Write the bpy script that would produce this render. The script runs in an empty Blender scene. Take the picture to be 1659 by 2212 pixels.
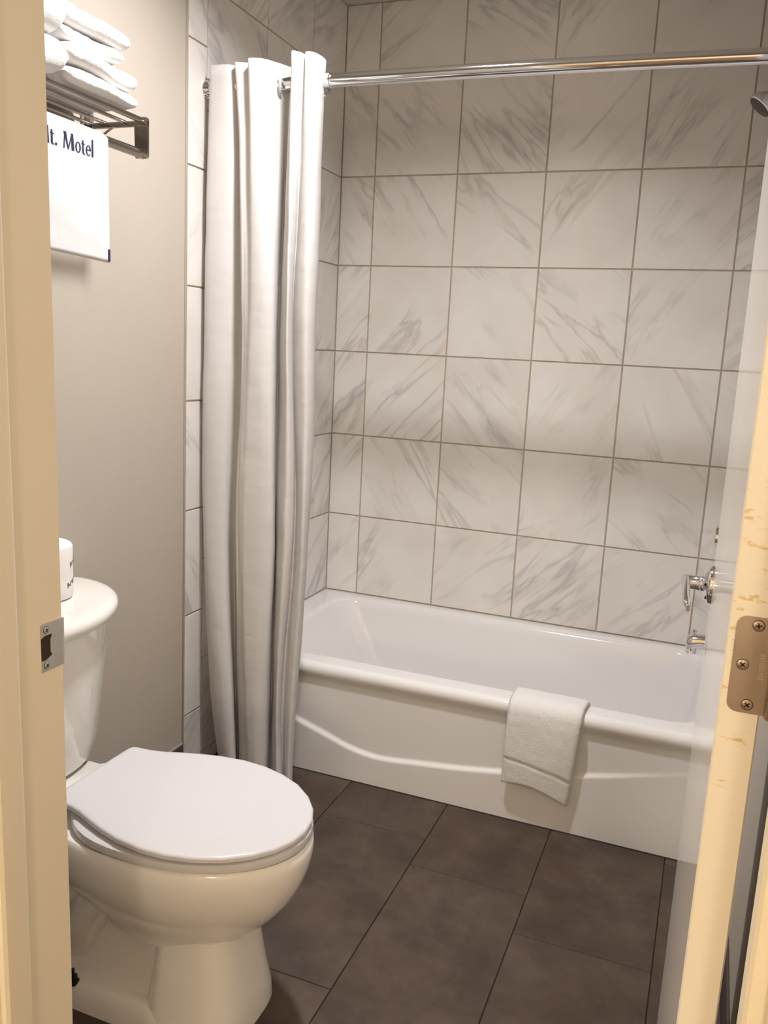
import bpy, bmesh, math, random
from mathutils import Vector, Matrix, noise
random.seed(7)
scene = bpy.context.scene
COL = scene.collection
PI = math.pi

# ------------------------------------------------------------------ camera
CAM_ROWS = ((0.92949392, 0.36548794, 0.04959449), (0.11338432, -0.15519028, -0.98135619), (-0.35097727, 0.91778785, -0.18568902))
CAM_POS = (1.247918, -2.998909, 1.303816)
cam_data = bpy.data.cameras.new('camera')
cam_data.sensor_fit = 'HORIZONTAL'
cam_data.sensor_width = 36.0
cam_data.lens = 36.0 * 1836.47 / 1659.0
cam_data.clip_start = 0.02
cam = bpy.data.objects.new('camera', cam_data)
COL.objects.link(cam)
r, d, fw = [Vector(v) for v in CAM_ROWS]
m = Matrix.Identity(4)
for i in range(3):
    m[i][0] = r[i]; m[i][1] = -d[i]; m[i][2] = -fw[i]; m[i][3] = CAM_POS[i]
cam.matrix_world = m
scene.camera = cam

# ------------------------------------------------------------------ world and lamps' light
world = bpy.data.worlds.new('world')
scene.world = world
world.use_nodes = True
world.node_tree.nodes['Background'].inputs[0].default_value = (1.0, 0.9, 0.8, 1)
world.node_tree.nodes['Background'].inputs[1].default_value = 0.03

BATH_LAMP_POS = (0.52, -1.36, 2.470)
BATH_LAMP_POWER = 19.5
HALL_LAMP_POS = (1.85, -5.20, 1.50)
HALL_LAMP_POWER = 58.0
HALL_FILL_POS = (-0.30, -4.30, 1.55)
HALL_FILL_POWER = 60.0

vs = scene.view_settings
scene.display_settings.display_device = 'sRGB'
vs.view_transform = 'Standard'
vs.look = 'None'
vs.gamma = 1.0
vs.use_curve_mapping = False
vs.exposure = 0.17

# ------------------------------------------------------------------ materials
def new_mat(name):
    mt = bpy.data.materials.new(name)
    mt.use_nodes = True
    nt = mt.node_tree
    return mt, nt, nt.nodes, nt.links, nt.nodes['Principled BSDF']

def ramp(nt, stops):
    n = nt.nodes.new('ShaderNodeValToRGB')
    while len(n.color_ramp.elements) < len(stops):
        n.color_ramp.elements.new(0.5)
    for e, (p, c) in zip(n.color_ramp.elements, stops):
        e.position = p
        e.color = (c[0], c[1], c[2], 1) if len(c) == 3 else c
    return n

def simple(name, col, rough, metal=0.0, coat=0.0, bump=None, var=0.0, var_scale=6.0, spec=0.5):
    mt, nt, N, L, b = new_mat(name)
    b.inputs['Base Color'].default_value = (*col, 1)
    b.inputs['Roughness'].default_value = rough
    b.inputs['Metallic'].default_value = metal
    b.inputs['Coat Weight'].default_value = coat
    b.inputs['Coat Roughness'].default_value = 0.05
    b.inputs['Specular IOR Level'].default_value = spec
    tc = N.new('ShaderNodeTexCoord')
    if var > 0:
        n = N.new('ShaderNodeTexNoise')
        n.inputs['Scale'].default_value = var_scale
        n.inputs['Detail'].default_value = 6
        L.new(tc.outputs['Object'], n.inputs['Vector'])
        lo = tuple(c * (1 - var) for c in col)
        hi = tuple(min(1, c * (1 + var)) for c in col)
        rp = ramp(nt, [(0.3, lo), (0.7, hi)])
        L.new(n.outputs['Fac'], rp.inputs[0])
        L.new(rp.outputs[0], b.inputs['Base Color'])
    if bump:
        sc, st, dist = bump
        n = N.new('ShaderNodeTexNoise')
        n.inputs['Scale'].default_value = sc
        n.inputs['Detail'].default_value = 3
        L.new(tc.outputs['Object'], n.inputs['Vector'])
        bp = N.new('ShaderNodeBump')
        bp.inputs['Strength'].default_value = st
        bp.inputs['Distance'].default_value = dist
        L.new(n.outputs['Fac'], bp.inputs['Height'])
        L.new(bp.outputs[0], b.inputs['Normal'])
    return mt

def math_node(N, L, op, a, b=None, clamp=False):
    n = N.new('ShaderNodeMath'); n.operation = op; n.use_clamp = clamp
    for i, v in enumerate((a, b)):
        if v is None: continue
        if isinstance(v, (int, float)): n.inputs[i].default_value = v
        else: L.new(v, n.inputs[i])
    return n.outputs[0]

def marble_mat():
    mt, nt, N, L, b = new_mat('marble_tile')
    tc = N.new('ShaderNodeTexCoord'); oi = N.new('ShaderNodeObjectInfo')
    sep = N.new('ShaderNodeSeparateXYZ'); L.new(tc.outputs['Object'], sep.inputs[0])
    rnd = oi.outputs['Random']
    # mirrored on some tiles so that veins lean either way
    flip = math_node(N, L, 'GREATER_THAN', rnd, 0.45)
    sgn = math_node(N, L, 'SUBTRACT', math_node(N, L, 'MULTIPLY', flip, 2.0), 1.0)
    sx = math_node(N, L, 'MULTIPLY', sep.outputs['X'], sgn)
    ang = math_node(N, L, 'ADD', math_node(N, L, 'MULTIPLY', math_node(N, L, 'FRACT', math_node(N, L, 'MULTIPLY', rnd, 7.31)), 0.45), 0.62)
    ca = math_node(N, L, 'COSINE', ang); sa = math_node(N, L, 'SINE', ang)
    z = sep.outputs['Z']
    along = math_node(N, L, 'ADD', math_node(N, L, 'MULTIPLY', sx, ca), math_node(N, L, 'MULTIPLY', z, sa))
    across = math_node(N, L, 'SUBTRACT', math_node(N, L, 'MULTIPLY', z, ca), math_node(N, L, 'MULTIPLY', sx, sa))
    off = math_node(N, L, 'MULTIPLY', rnd, 37.0)
    def vec(a, sa_, bb, sb_, o=0.0):
        c = N.new('ShaderNodeCombineXYZ')
        L.new(math_node(N, L, 'MULTIPLY', a, sa_), c.inputs[0])
        L.new(math_node(N, L, 'MULTIPLY', bb, sb_), c.inputs[1])
        L.new(math_node(N, L, 'ADD', off, o), c.inputs[2])
        return c.outputs[0]
    def noise_n(v, scale, detail, dist, rough=0.55):
        n = N.new('ShaderNodeTexNoise')
        n.inputs['Scale'].default_value = scale; n.inputs['Detail'].default_value = detail
        n.inputs['Distortion'].default_value = dist; n.inputs['Roughness'].default_value = rough
        L.new(v, n.inputs['Vector']); return n.outputs['Fac']
    # thin veins : ridge of stretched noise
    n1 = noise_n(vec(along, 1.25, across, 6.0), 1.35, 4.5, 0.45)
    r1 = math_node(N, L, 'ABSOLUTE', math_node(N, L, 'SUBTRACT', n1, 0.5))
    v1 = math_node(N, L, 'SUBTRACT', 1.0, math_node(N, L, 'MULTIPLY', r1, 21.0), True)
    v1 = math_node(N, L, 'POWER', v1, 1.6)
    mask = noise_n(vec(along, 2.4, across, 3.2, 9.0), 1.2, 2.0, 0.3)
    mask = math_node(N, L, 'MULTIPLY', math_node(N, L, 'SUBTRACT', mask, 0.415), 6.0, True)
    v1 = math_node(N, L, 'MULTIPLY', v1, mask)
    # broad smoky streaks
    n2 = noise_n(vec(along, 1.5, across, 9.5, 4.0), 1.4, 5.0, 0.5)
    v2 = math_node(N, L, 'MULTIPLY', math_node(N, L, 'SUBTRACT', n2, 0.56), 5.5, True)
    v2 = math_node(N, L, 'MULTIPLY', v2, mask)
    vein = math_node(N, L, 'ADD', math_node(N, L, 'MULTIPLY', v1, 0.60), math_node(N, L, 'MULTIPLY', v2, 0.55), True)
    cl = noise_n(vec(along, 3.0, across, 3.0, 2.0), 1.6, 2.0, 0.0)
    base = ramp(nt, [(0.3, (0.76, 0.725, 0.685)), (0.7, (0.84, 0.815, 0.785))]); L.new(cl, base.inputs[0])
    hue = noise_n(vec(along, 4.0, across, 4.0, 6.0), 1.3, 1.0, 0.0)
    vc = ramp(nt, [(0.35, (0.42, 0.41, 0.45)), (0.65, (0.50, 0.455, 0.39))]); L.new(hue, vc.inputs[0])
    mix = N.new('ShaderNodeMixRGB'); L.new(vein, mix.inputs[0]); L.new(base.outputs[0], mix.inputs[1]); L.new(vc.outputs[0], mix.inputs[2])
    L.new(mix.outputs[0], b.inputs['Base Color'])
    b.inputs['Roughness'].default_value = 0.34
    b.inputs['Specular IOR Level'].default_value = 0.35
    bpn = noise_n(tc.outputs['Object'], 26.0, 2.0, 0.0)
    bp = N.new('ShaderNodeBump'); bp.inputs['Strength'].default_value = 0.05; bp.inputs['Distance'].default_value = 0.002
    L.new(bpn, bp.inputs['Height']); L.new(bp.outputs[0], b.inputs['Normal'])
    return mt

def floor_mat():
    mt, nt, N, L, b = new_mat('slate_vinyl')
    tc = N.new('ShaderNodeTexCoord'); oi = N.new('ShaderNodeObjectInfo')
    add = N.new('ShaderNodeVectorMath'); add.operation = 'ADD'
    cmb = N.new('ShaderNodeCombineXYZ')
    L.new(math_node(N, L, 'MULTIPLY', oi.outputs['Random'], 23.0), cmb.inputs[2])
    L.new(tc.outputs['Object'], add.inputs[0]); L.new(cmb.outputs[0], add.inputs[1])
    def nz(sc, det, rough=0.6):
        n = N.new('ShaderNodeTexNoise'); n.inputs['Scale'].default_value = sc
        n.inputs['Detail'].default_value = det; n.inputs['Roughness'].default_value = rough
        L.new(add.outputs[0], n.inputs['Vector']); return n.outputs['Fac']
    a = nz(7.0, 8.0, 0.66); c = nz(3.0, 3.0)
    r1 = ramp(nt, [(0.36, (0.045, 0.029, 0.021)), (0.50, (0.076, 0.051, 0.037)), (0.66, (0.115, 0.082, 0.061))])
    L.new(a, r1.inputs[0])
    r2 = ramp(nt, [(0.35, (0.070, 0.052, 0.043)), (0.65, (0.086, 0.052, 0.033))]); L.new(c, r2.inputs[0])
    mx = N.new('ShaderNodeMixRGB'); mx.inputs[0].default_value = 0.35
    L.new(r1.outputs[0], mx.inputs[1]); L.new(r2.outputs[0], mx.inputs[2])
    L.new(mx.outputs[0], b.inputs['Base Color'])
    b.inputs['Roughness'].default_value = 0.55
    b.inputs['Specular IOR Level'].default_value = 0.35
    bp = N.new('ShaderNodeBump'); bp.inputs['Strength'].default_value = 0.25; bp.inputs['Distance'].default_value = 0.002
    L.new(nz(28.0, 6.0), bp.inputs['Height']); L.new(bp.outputs[0], b.inputs['Normal'])
    return mt

def terry_mat(name, col):
    mt, nt, N, L, b = new_mat(name)
    b.inputs['Base Color'].default_value = (*col, 1)
    b.inputs['Roughness'].default_value = 0.95
    b.inputs['Specular IOR Level'].default_value = 0.1
    b.inputs['Sheen Weight'].default_value = 0.25
    tc = N.new('ShaderNodeTexCoord')
    n = N.new('ShaderNodeTexNoise'); n.inputs['Scale'].default_value = 420; n.inputs['Detail'].default_value = 2
    L.new(tc.outputs['Object'], n.inputs['Vector'])
    n2 = N.new('ShaderNodeTexNoise'); n2.inputs['Scale'].default_value = 60; n2.inputs['Detail'].default_value = 3
    L.new(tc.outputs['Object'], n2.inputs['Vector'])
    s = math_node(N, L, 'ADD', n.outputs['Fac'], n2.outputs['Fac'])
    bp = N.new('ShaderNodeBump'); bp.inputs['Strength'].default_value = 0.55; bp.inputs['Distance'].default_value = 0.0025
    L.new(s, bp.inputs['Height']); L.new(bp.outputs[0], b.inputs['Normal'])
    return mt

def curtain_mat():
    mt, nt, N, L, b = new_mat('curtain_fabric')
    b.inputs['Base Color'].default_value = (0.77, 0.755, 0.745, 1)
    b.inputs['Roughness'].default_value = 0.8
    b.inputs['Specular IOR Level'].default_value = 0.15
    tr = N.new('ShaderNodeBsdfTranslucent'); tr.inputs[0].default_value = (0.85, 0.80, 0.72, 1)
    mx = N.new('ShaderNodeMixShader'); mx.inputs[0].default_value = 0.16
    out = N['Material Output']
    L.new(b.outputs[0], mx.inputs[1]); L.new(tr.outputs[0], mx.inputs[2]); L.new(mx.outputs[0], out.inputs['Surface'])
    tc = N.new('ShaderNodeTexCoord')
    mp = N.new('ShaderNodeMapping'); mp.inputs['Scale'].default_value = (9, 9, 26); L.new(tc.outputs['Object'], mp.inputs[0])
    n = N.new('ShaderNodeTexNoise'); n.inputs['Scale'].default_value = 1.2; n.inputs['Detail'].default_value = 4
    L.new(mp.outputs[0], n.inputs['Vector'])
    w = N.new('ShaderNodeTexNoise'); w.inputs['Scale'].default_value = 500; L.new(tc.outputs['Object'], w.inputs['Vector'])
    s = math_node(N, L, 'ADD', n.outputs['Fac'], math_node(N, L, 'MULTIPLY', w.outputs['Fac'], 0.05))
    bp = N.new('ShaderNodeBump'); bp.inputs['Strength'].default_value = 0.22; bp.inputs['Distance'].default_value = 0.006
    L.new(s, bp.inputs['Height']); L.new(bp.outputs[0], b.inputs['Normal'])
    return mt

def worn_edge_mat():
    mt, nt, N, L, b = new_mat('door_edge_paint')
    tc = N.new('ShaderNodeTexCoord')
    mp = N.new('ShaderNodeMapping'); mp.inputs['Scale'].default_value = (16, 16, 46); L.new(tc.outputs['Object'], mp.inputs[0])
    n = N.new('ShaderNodeTexNoise'); n.inputs['Scale'].default_value = 2.2; n.inputs['Detail'].default_value = 8; n.inputs['Roughness'].default_value = 0.7
    L.new(mp.outputs[0], n.inputs['Vector'])
    n2 = N.new('ShaderNodeTexNoise'); n2.inputs['Scale'].default_value = 3.0; n2.inputs['Detail'].default_value = 2
    L.new(tc.outputs['Object'], n2.inputs['Vector'])
    f = math_node(N, L, 'ADD', math_node(N, L, 'MULTIPLY', n.outputs['Fac'], 0.7), math_node(N, L, 'MULTIPLY', n2.outputs['Fac'], 0.5))
    rp = ramp(nt, [(0.70, (0.88, 0.82, 0.70)), (0.735, (0.74, 0.57, 0.32)), (0.80, (0.62, 0.43, 0.20))]); L.new(f, rp.inputs[0])
    L.new(rp.outputs[0], b.inputs['Base Color'])
    b.inputs['Roughness'].default_value = 0.42
    return mt

M = {}
M['tile'] = marble_mat()
M['grout'] = simple('grout', (0.50, 0.41, 0.32), 0.95, bump=(300, 0.3, 0.001), var=0.12, var_scale=20)
M['paint'] = simple('beige_wall_paint', (0.52, 0.465, 0.395), 0.72, bump=(95, 0.18, 0.002), var=0.02, var_scale=3, spec=0.3)
M['hall_paint'] = simple('hall_wall_paint', (0.74, 0.67, 0.55), 0.8, bump=(95, 0.15, 0.002))
M['ceiling'] = simple('ceiling_paint', (0.62, 0.58, 0.52), 0.9, bump=(60, 0.3, 0.003))
M['floor'] = floor_mat()
M['joint'] = simple('floor_joint', (0.034, 0.026, 0.022), 0.9, var=0.2)
M['base'] = simple('dark_cove_base', (0.075, 0.055, 0.045), 0.5, var=0.15)
M['caulk'] = simple('caulk', (0.42, 0.37, 0.32), 0.7)
M['carpet'] = simple('hall_carpet', (0.20, 0.14, 0.10), 0.98, bump=(260, 0.7, 0.004), var=0.2, var_scale=40)
M['trim'] = simple('cream_trim_paint', (0.86, 0.78, 0.61), 0.38, bump=(40, 0.06, 0.002), var=0.015, var_scale=4)
M['door'] = simple('white_gloss_door_paint', (0.80, 0.78, 0.75), 0.13, bump=(26, 0.04, 0.002))
M['door_edge'] = worn_edge_mat()
M['porcelain'] = simple('porcelain', (0.86, 0.83, 0.78), 0.10, coat=0.4, var=0.006, var_scale=2)
M['seat'] = simple('toilet_seat_plastic', (0.66, 0.655, 0.67), 0.24, var=0.005)
M['tub'] = simple('white_tub_enamel', (0.85, 0.835, 0.82), 0.11, coat=0.5, var=0.006, var_scale=2)
M['chrome'] = simple('chrome', (0.78, 0.78, 0.80), 0.07, metal=1.0, var=0.01)
M['steel'] = simple('polished_rack_steel', (0.46, 0.43, 0.40), 0.2, metal=1.0, var=0.04, var_scale=9)
M['zinc'] = simple('zinc_plate', (0.62, 0.60, 0.56), 0.34, metal=1.0, var=0.05, var_scale=30)
M['nickel'] = simple('satin_nickel_hinge', (0.42, 0.345, 0.28), 0.42, metal=1.0, bump=(500, 0.1, 0.0005), var=0.05, var_scale=25)
M['nickel_dark'] = simple('hinge_engraving', (0.60, 0.51, 0.42), 0.35, metal=1.0, var=0.05)
M['black'] = simple('dark_recess', (0.035, 0.022, 0.016), 0.8, var=0.2)
M['dark_metal'] = simple('dark_bolt', (0.06, 0.055, 0.05), 0.3, metal=0.8, var=0.1)
M['terry'] = terry_mat('white_terry', (0.80, 0.785, 0.77))
M['terry_band'] = simple('woven_band', (0.83, 0.81, 0.78), 0.9, bump=(700, 0.3, 0.001))
M['mat'] = simple('bath_mat_cloth', (0.74, 0.73, 0.735), 0.85, bump=(30, 0.2, 0.004), spec=0.15)
M['navy'] = simple('navy_print', (0.012, 0.018, 0.060), 0.8, var=0.1)
M['curtain'] = curtain_mat()
M['ring'] = simple('grey_plastic_ring', (0.42, 0.43, 0.45), 0.3, var=0.03)
M['paper'] = simple('white_wrapper_paper', (0.88, 0.86, 0.83), 0.7, bump=(40, 0.25, 0.003))
M['ink'] = simple('black_ink', (0.02, 0.02, 0.022), 0.8, var=0.1)
M['label_ink'] = simple('grey_label_ink', (0.52, 0.50, 0.52), 0.7, var=0.1)
def lamp_glass(name, col, st):
    mt, nt, N, L, b = new_mat(name)
    b.inputs['Base Color'].default_value = (0.9, 0.9, 0.9, 1)
    b.inputs['Emission Color'].default_value = (*col, 1)
    b.inputs['Emission Strength'].default_value = st
    return mt
M['lamp_cool'] = lamp_glass('bath_lamp_lens', (1.0, 0.93, 0.86), 6.0)
M['lamp_warm'] = lamp_glass('hall_lamp_globe', (1.0, 0.84, 0.64), HALL_LAMP_POWER)
M['fill_warm'] = lamp_glass('hall_fill_globe', (1.0, 0.84, 0.64), HALL_FILL_POWER)

# ------------------------------------------------------------------ mesh helpers
def tag(o, label=None, cat=None, group=None, kind=None):
    if label: o['label'] = label
    if cat: o['category'] = cat
    if group: o['group'] = group
    if kind: o['kind'] = kind
    return o

def org(parent):
    return Vector(parent['_o']) if parent is not None and '_o' in parent else Vector((0, 0, 0))

def make(name, verts, faces, mat, parent=None, smooth=False, mats=None, fmat=None):
    o0 = org(parent)
    me = bpy.data.meshes.new(name)
    me.from_pydata([tuple(Vector(v) - o0) for v in verts], [], faces)
    me.validate(); me.update()
    bm = bmesh.new(); bm.from_mesh(me)
    bmesh.ops.recalc_face_normals(bm, faces=bm.faces)
    bm.to_mesh(me); bm.free()
    for mm in (mats or [mat]): me.materials.append(mm)
    if fmat:
        for i, k in enumerate(fmat): me.polygons[i].material_index = k
    if smooth:
        for p in me.polygons: p.use_smooth = True
    ob = bpy.data.objects.new(name, me)
    COL.objects.link(ob)
    if parent is not None:
        ob.parent = parent
        ob['_o'] = tuple(o0)
    return ob

def smooth_by_angle(ob, deg=38):
    me = ob.data
    bm = bmesh.new(); bm.from_mesh(me)
    lim = math.radians(deg)
    for f in bm.faces: f.smooth = True
    for e in bm.edges:
        if len(e.link_faces) == 2:
            e.smooth = e.calc_face_angle(0) < lim
    bm.to_mesh(me); bm.free()
    return ob

def empty(name, loc):
    e = bpy.data.objects.new(name, None)
    e.empty_display_size = 0.05
    COL.objects.link(e); e.location = loc
    e['_o'] = tuple(loc)
    return e

def box_geo(lo, hi, bev=0.0, seg=2):
    bm = bmesh.new()
    bmesh.ops.create_cube(bm, size=1.0)
    for v in bm.verts:
        v.co = Vector([lo[i] + (hi[i] - lo[i]) * (v.co[i] + 0.5) for i in range(3)])
    if bev > 0:
        bmesh.ops.bevel(bm, geom=list(bm.edges), offset=bev, segments=seg, profile=0.5, affect='EDGES')
    vs_ = [v.co.copy() for v in bm.verts]
    bm.verts.index_update()
    fs = [[v.index for v in f.verts] for f in bm.faces]
    bm.free()
    return vs_, fs

def box(name, lo, hi, mat, parent=None, bev=0.0, seg=2):
    v, f = box_geo(lo, hi, bev, seg)
    ob = make(name, v, f, mat, parent)
    if bev > 0: smooth_by_angle(ob, 40)
    return ob

def merge(parts):
    V, F = [], []
    for v, f in parts:
        k = len(V); V += [Vector(a) for a in v]; F += [[i + k for i in q] for q in f]
    return V, F

def loft_geo(loops, cap0=True, cap1=True, closed=True):
    n = len(loops[0]); V = [Vector(p) for lp in loops for p in lp]; F = []
    for a in range(len(loops) - 1):
        for i in range(n if closed else n - 1):
            j = (i + 1) % n
            F.append([a * n + i, a * n + j, (a + 1) * n + j, (a + 1) * n + i])
    if cap0: F.append(list(range(n))[::-1])
    if cap1: F.append([(len(loops) - 1) * n + i for i in range(n)])
    return V, F

def tube_geo(path, rad, n=14, cap=True):
    path = [Vector(p) for p in path]
    rads = rad if isinstance(rad, (list, tuple)) else [rad] * len(path)
    loops = []; prev = None
    for i, p in enumerate(path):
        t = (path[min(i + 1, len(path) - 1)] - path[max(i - 1, 0)]).normalized()
        if prev is None:
            a = Vector((0, 0, 1)) if abs(t.z) < 0.9 else Vector((1, 0, 0))
            u = t.cross(a).normalized()
        else:
            u = (prev - t * prev.dot(t)).normalized()
        prev = u; w = t.cross(u)
        loops.append([p + (u * math.cos(2 * PI * k / n) + w * math.sin(2 * PI * k / n)) * rads[i] for k in range(n)])
    return loft_geo(loops, cap, cap)

def lathe_geo(center, axis, profile, n=28):
    """profile: (distance along axis, radius) from center"""
    c = Vector(center); ax = Vector(axis).normalized()
    a = Vector((0, 0, 1)) if abs(ax.z) < 0.9 else Vector((1, 0, 0))
    u = ax.cross(a).normalized(); w = ax.cross(u)
    loops = [[c + ax * h + (u * math.cos(2 * PI * k / n) + w * math.sin(2 * PI * k / n)) * max(r_, 1e-5) for k in range(n)] for h, r_ in profile]
    return loft_geo(loops, True, True)

def smooth_step(a, b, x):
    t = min(1, max(0, (x - a) / (b - a))); return t * t * (3 - 2 * t)

def interp(pts, x):
    """smooth (cosine-free, Catmull) interpolation of sorted (x,y) points"""
    if x <= pts[0][0]: return pts[0][1]
    for i in range(len(pts) - 1):
        if x <= pts[i + 1][0]:
            x0, y0 = pts[i]; x1, y1 = pts[i + 1]
            ym = pts[i - 1][1] if i else y0 - (y1 - y0)
            xm = pts[i - 1][0] if i else x0 - (x1 - x0)
            yp = pts[i + 2][1] if i + 2 < len(pts) else y1 + (y1 - y0)
            xp = pts[i + 2][0] if i + 2 < len(pts) else x1 + (x1 - x0)
            m0 = (y1 - ym) / (x1 - xm) * (x1 - x0); m1 = (yp - y0) / (xp - x0) * (x1 - x0)
            t = (x - x0) / (x1 - x0); t2 = t * t; t3 = t2 * t
            return (2*t3 - 3*t2 + 1) * y0 + (t3 - 2*t2 + t) * m0 + (-2*t3 + 3*t2) * y1 + (t3 - t2) * m1
    return pts[-1][1]

def text_geo(txt, size, depth=0.0):
    cu = bpy.data.curves.new('tmp_text', 'FONT'); cu.body = txt; cu.size = size; cu.extrude = depth; cu.resolution_u = 3
    ob = bpy.data.objects.new('tmp_text', cu); COL.objects.link(ob)
    dg = bpy.context.evaluated_depsgraph_get(); dg.update()
    me = bpy.data.meshes.new_from_object(ob.evaluated_get(dg))
    v = [p.co.copy() for p in me.vertices]; f = [list(p.vertices) for p in me.polygons]
    bpy.data.objects.remove(ob); bpy.data.curves.remove(cu); bpy.data.meshes.remove(me)
    return v, f

# ------------------------------------------------------------------ room dimensions (metres)
TX = 0.3113                # tile pitch across
TZ = 0.3133                # tile pitch up
XL, XR = -0.1326, 1.391    # faces of the end walls
ZC = 0.6693                # height of the reference tile joint
CEIL = 2.50
G = 0.0052                 # grout joint
TT = 0.008
STRIP_Y = -0.974
TILE_Y = -0.8857
YJ = -2.22                 # bathroom face of the front wall
YH = -2.338                # hall face of the front wall
JL, JR = 0.547, 1.332      # faces of the door jambs
HEAD = 2.045

# ------------------------------------------------------------------ structure
tag(box('floor', (-0.30, -2.32, -0.06), (1.75, 0.02, -0.004), M['joint']), kind='structure')
floor_ob = bpy.data.objects['floor']
PX = [-0.283, 0.024, 0.331, 0.639, 0.945, 1.2535, 1.56]
STAG = {0: -1.30, 1: -1.20, 2: -1.575, 3: -1.09, 4: -1.237, 5: -1.40}
def plank_mesh(w, l):
    v, f = box_geo((-w / 2, -l / 2, -0.004), (w / 2, l / 2, 0.0), 0.0)
    bm = bmesh.new()
    vv = [bm.verts.new(p) for p in v]
    for q in f: bm.faces.new([vv[i] for i in q])
    top = [e for e in bm.edges if all(a.co.z > -0.001 for a in e.verts)]
    bmesh.ops.bevel(bm, geom=top, offset=0.0012, segments=1, affect='EDGES')
    bmesh.ops.recalc_face_normals(bm, faces=bm.faces)
    me = bpy.data.meshes.new('floor_plank'); bm.to_mesh(me); bm.free()
    me.materials.append(M['floor'])
    return me
PM = {}
for i in range(6):
    x0, x1 = max(PX[i], -0.145), min(PX[i + 1], 1.40)
    if x1 - x0 < 0.02: continue
    ys = [STAG[i] + 0.61 * k for k in range(-4, 5)]
    for k in range(len(ys) - 1):
        y0, y1 = max(ys[k], -2.30), min(ys[k + 1], -0.73)
        if y1 - y0 < 0.02: continue
        w, l = round(x1 - x0 - 0.0020, 4), round(y1 - y0 - 0.0015, 4)
        if (w, l) not in PM: PM[(w, l)] = plank_mesh(w, l)
        o = bpy.data.objects.new('floor_plank', PM[(w, l)]); COL.objects.link(o)
        o.location = ((x0 + x1) / 2, (y0 + y1) / 2, 0); o.parent = floor_ob

tag(box('ceiling', (-0.30, -2.22, CEIL), (1.55, 0.02, CEIL + 0.08), M['ceiling']), kind='structure')

# tiled walls ---------------------------------------------------------------
TM = {}
def tile_mesh(w, h):
    k = (round(w, 4), round(h, 4))
    if k in TM: return TM[k]
    v, f = box_geo((-w / 2, 0, -h / 2), (w / 2, TT, h / 2))
    bm = bmesh.new(); vv = [bm.verts.new(p) for p in v]
    for q in f: bm.faces.new([vv[i] for i in q])
    front = [e for e in bm.edges if all(a.co.y < 1e-4 for a in e.verts)]
    bmesh.ops.bevel(bm, geom=front, offset=0.0015, segments=2, profile=0.6, affect='EDGES')
    bmesh.ops.recalc_face_normals(bm, faces=bm.faces)
    me = bpy.data.meshes.new('tile'); bm.to_mesh(me); bm.free()
    for p in me.polygons: p.use_smooth = False
    me.materials.append(M['tile'])
    TM[k] = me
    return me

def tile(parent, side, a0, a1, z0, z1):
    w, h = a1 - a0 - G, z1 - z0 - G
    if w < 0.006 or h < 0.006: return
    o = bpy.data.objects.new('tile', tile_mesh(w, h)); COL.objects.link(o)
    ac, zc = (a0 + a1) / 2, (z0 + z1) / 2
    jit = random.uniform(-0.0004, 0.0004)
    if side == 'back': o.location = (ac, 0.0 + jit, zc)
    elif side == 'left': o.location = (XL + jit, ac, zc); o.rotation_euler = (0, 0, PI / 2)
    else: o.location = (XR + jit, ac, zc); o.rotation_euler = (0, 0, -PI / 2)
    o.parent = parent
    return o

zrows = [0.0] + [ZC + k * TZ for k in range(-2, 6)] + [CEIL]
wb = tag(box('wall_back', (XL - 0.0095, 0.0032, -0.01), (XR + 0.0095, 0.12, CEIL + 0.01), M['grout']), kind='structure')
xs = [XL] + [k * TX for k in range(5)] + [XR]
for i in range(len(xs) - 1):
    for k in range(2, len(zrows) - 1):
        tile(wb, 'back', xs[i], xs[i + 1], zrows[k] + (0.003 if k == 2 else 0), zrows[k + 1])

WLX = XL - 0.0082          # painted plane of the left wall
wl = tag(box('wall_left', (WLX - 0.12, YH, -0.01), (WLX, 0.12, CEIL + 0.01), M['paint']), kind='structure')
box('grout_bed', (WLX - 0.001, STRIP_Y + 0.0015, 0.0), (XL - 0.0032, 0.004, CEIL), M['grout'], wl)
ysl = [TILE_Y, -0.5625, -0.259, 0.0]
for i in range(3):
    for k in range(len(zrows) - 1):
        z0, z1 = zrows[k], zrows[k + 1]
        if k < 2 and i > 0: continue
        if k < 2:
            tile(wl, 'left', TILE_Y, -0.768, z0, z1)
        else:
            tile(wl, 'left', ysl[i], ysl[i + 1], z0 + (0.003 if k == 2 and i else 0), z1)
zst = [0.0] + [0.1993 + k * TZ for k in range(8)]
zst = [z for z in zst if z < CEIL - 0.03] + [CEIL]
for k in range(len(zst) - 1):
    tile(wl, 'left', STRIP_Y, TILE_Y, zst[k], zst[k + 1])
box('caulk_line', (WLX - 0.0005, STRIP_Y - 0.002, 0.0), (WLX + 0.0035, STRIP_Y + 0.0028, CEIL), M['caulk'], wl, 0.0008)

wr = tag(box('wall_right', (XR + 0.0082, YH, -0.01), (XR + 0.13, 0.12, CEIL + 0.01), M['paint']), kind='structure')
box('grout_bed', (XR + 0.0032, STRIP_Y + 0.0015, 0.0), (XR + 0.0092, 0.004, CEIL), M['grout'], wr)
for i in range(3):
    for k in range(len(zrows) - 1):
        z0, z1 = zrows[k], zrows[k + 1]
        if k < 2 and i > 0: continue
        if k < 2: tile(wr, 'right', TILE_Y, -0.768, z0, z1)
        else: tile(wr, 'right', ysl[i], ysl[i + 1], z0, z1)
for k in range(len(zst) - 1):
    tile(wr, 'right', STRIP_Y, TILE_Y, zst[k], zst[k + 1])

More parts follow.
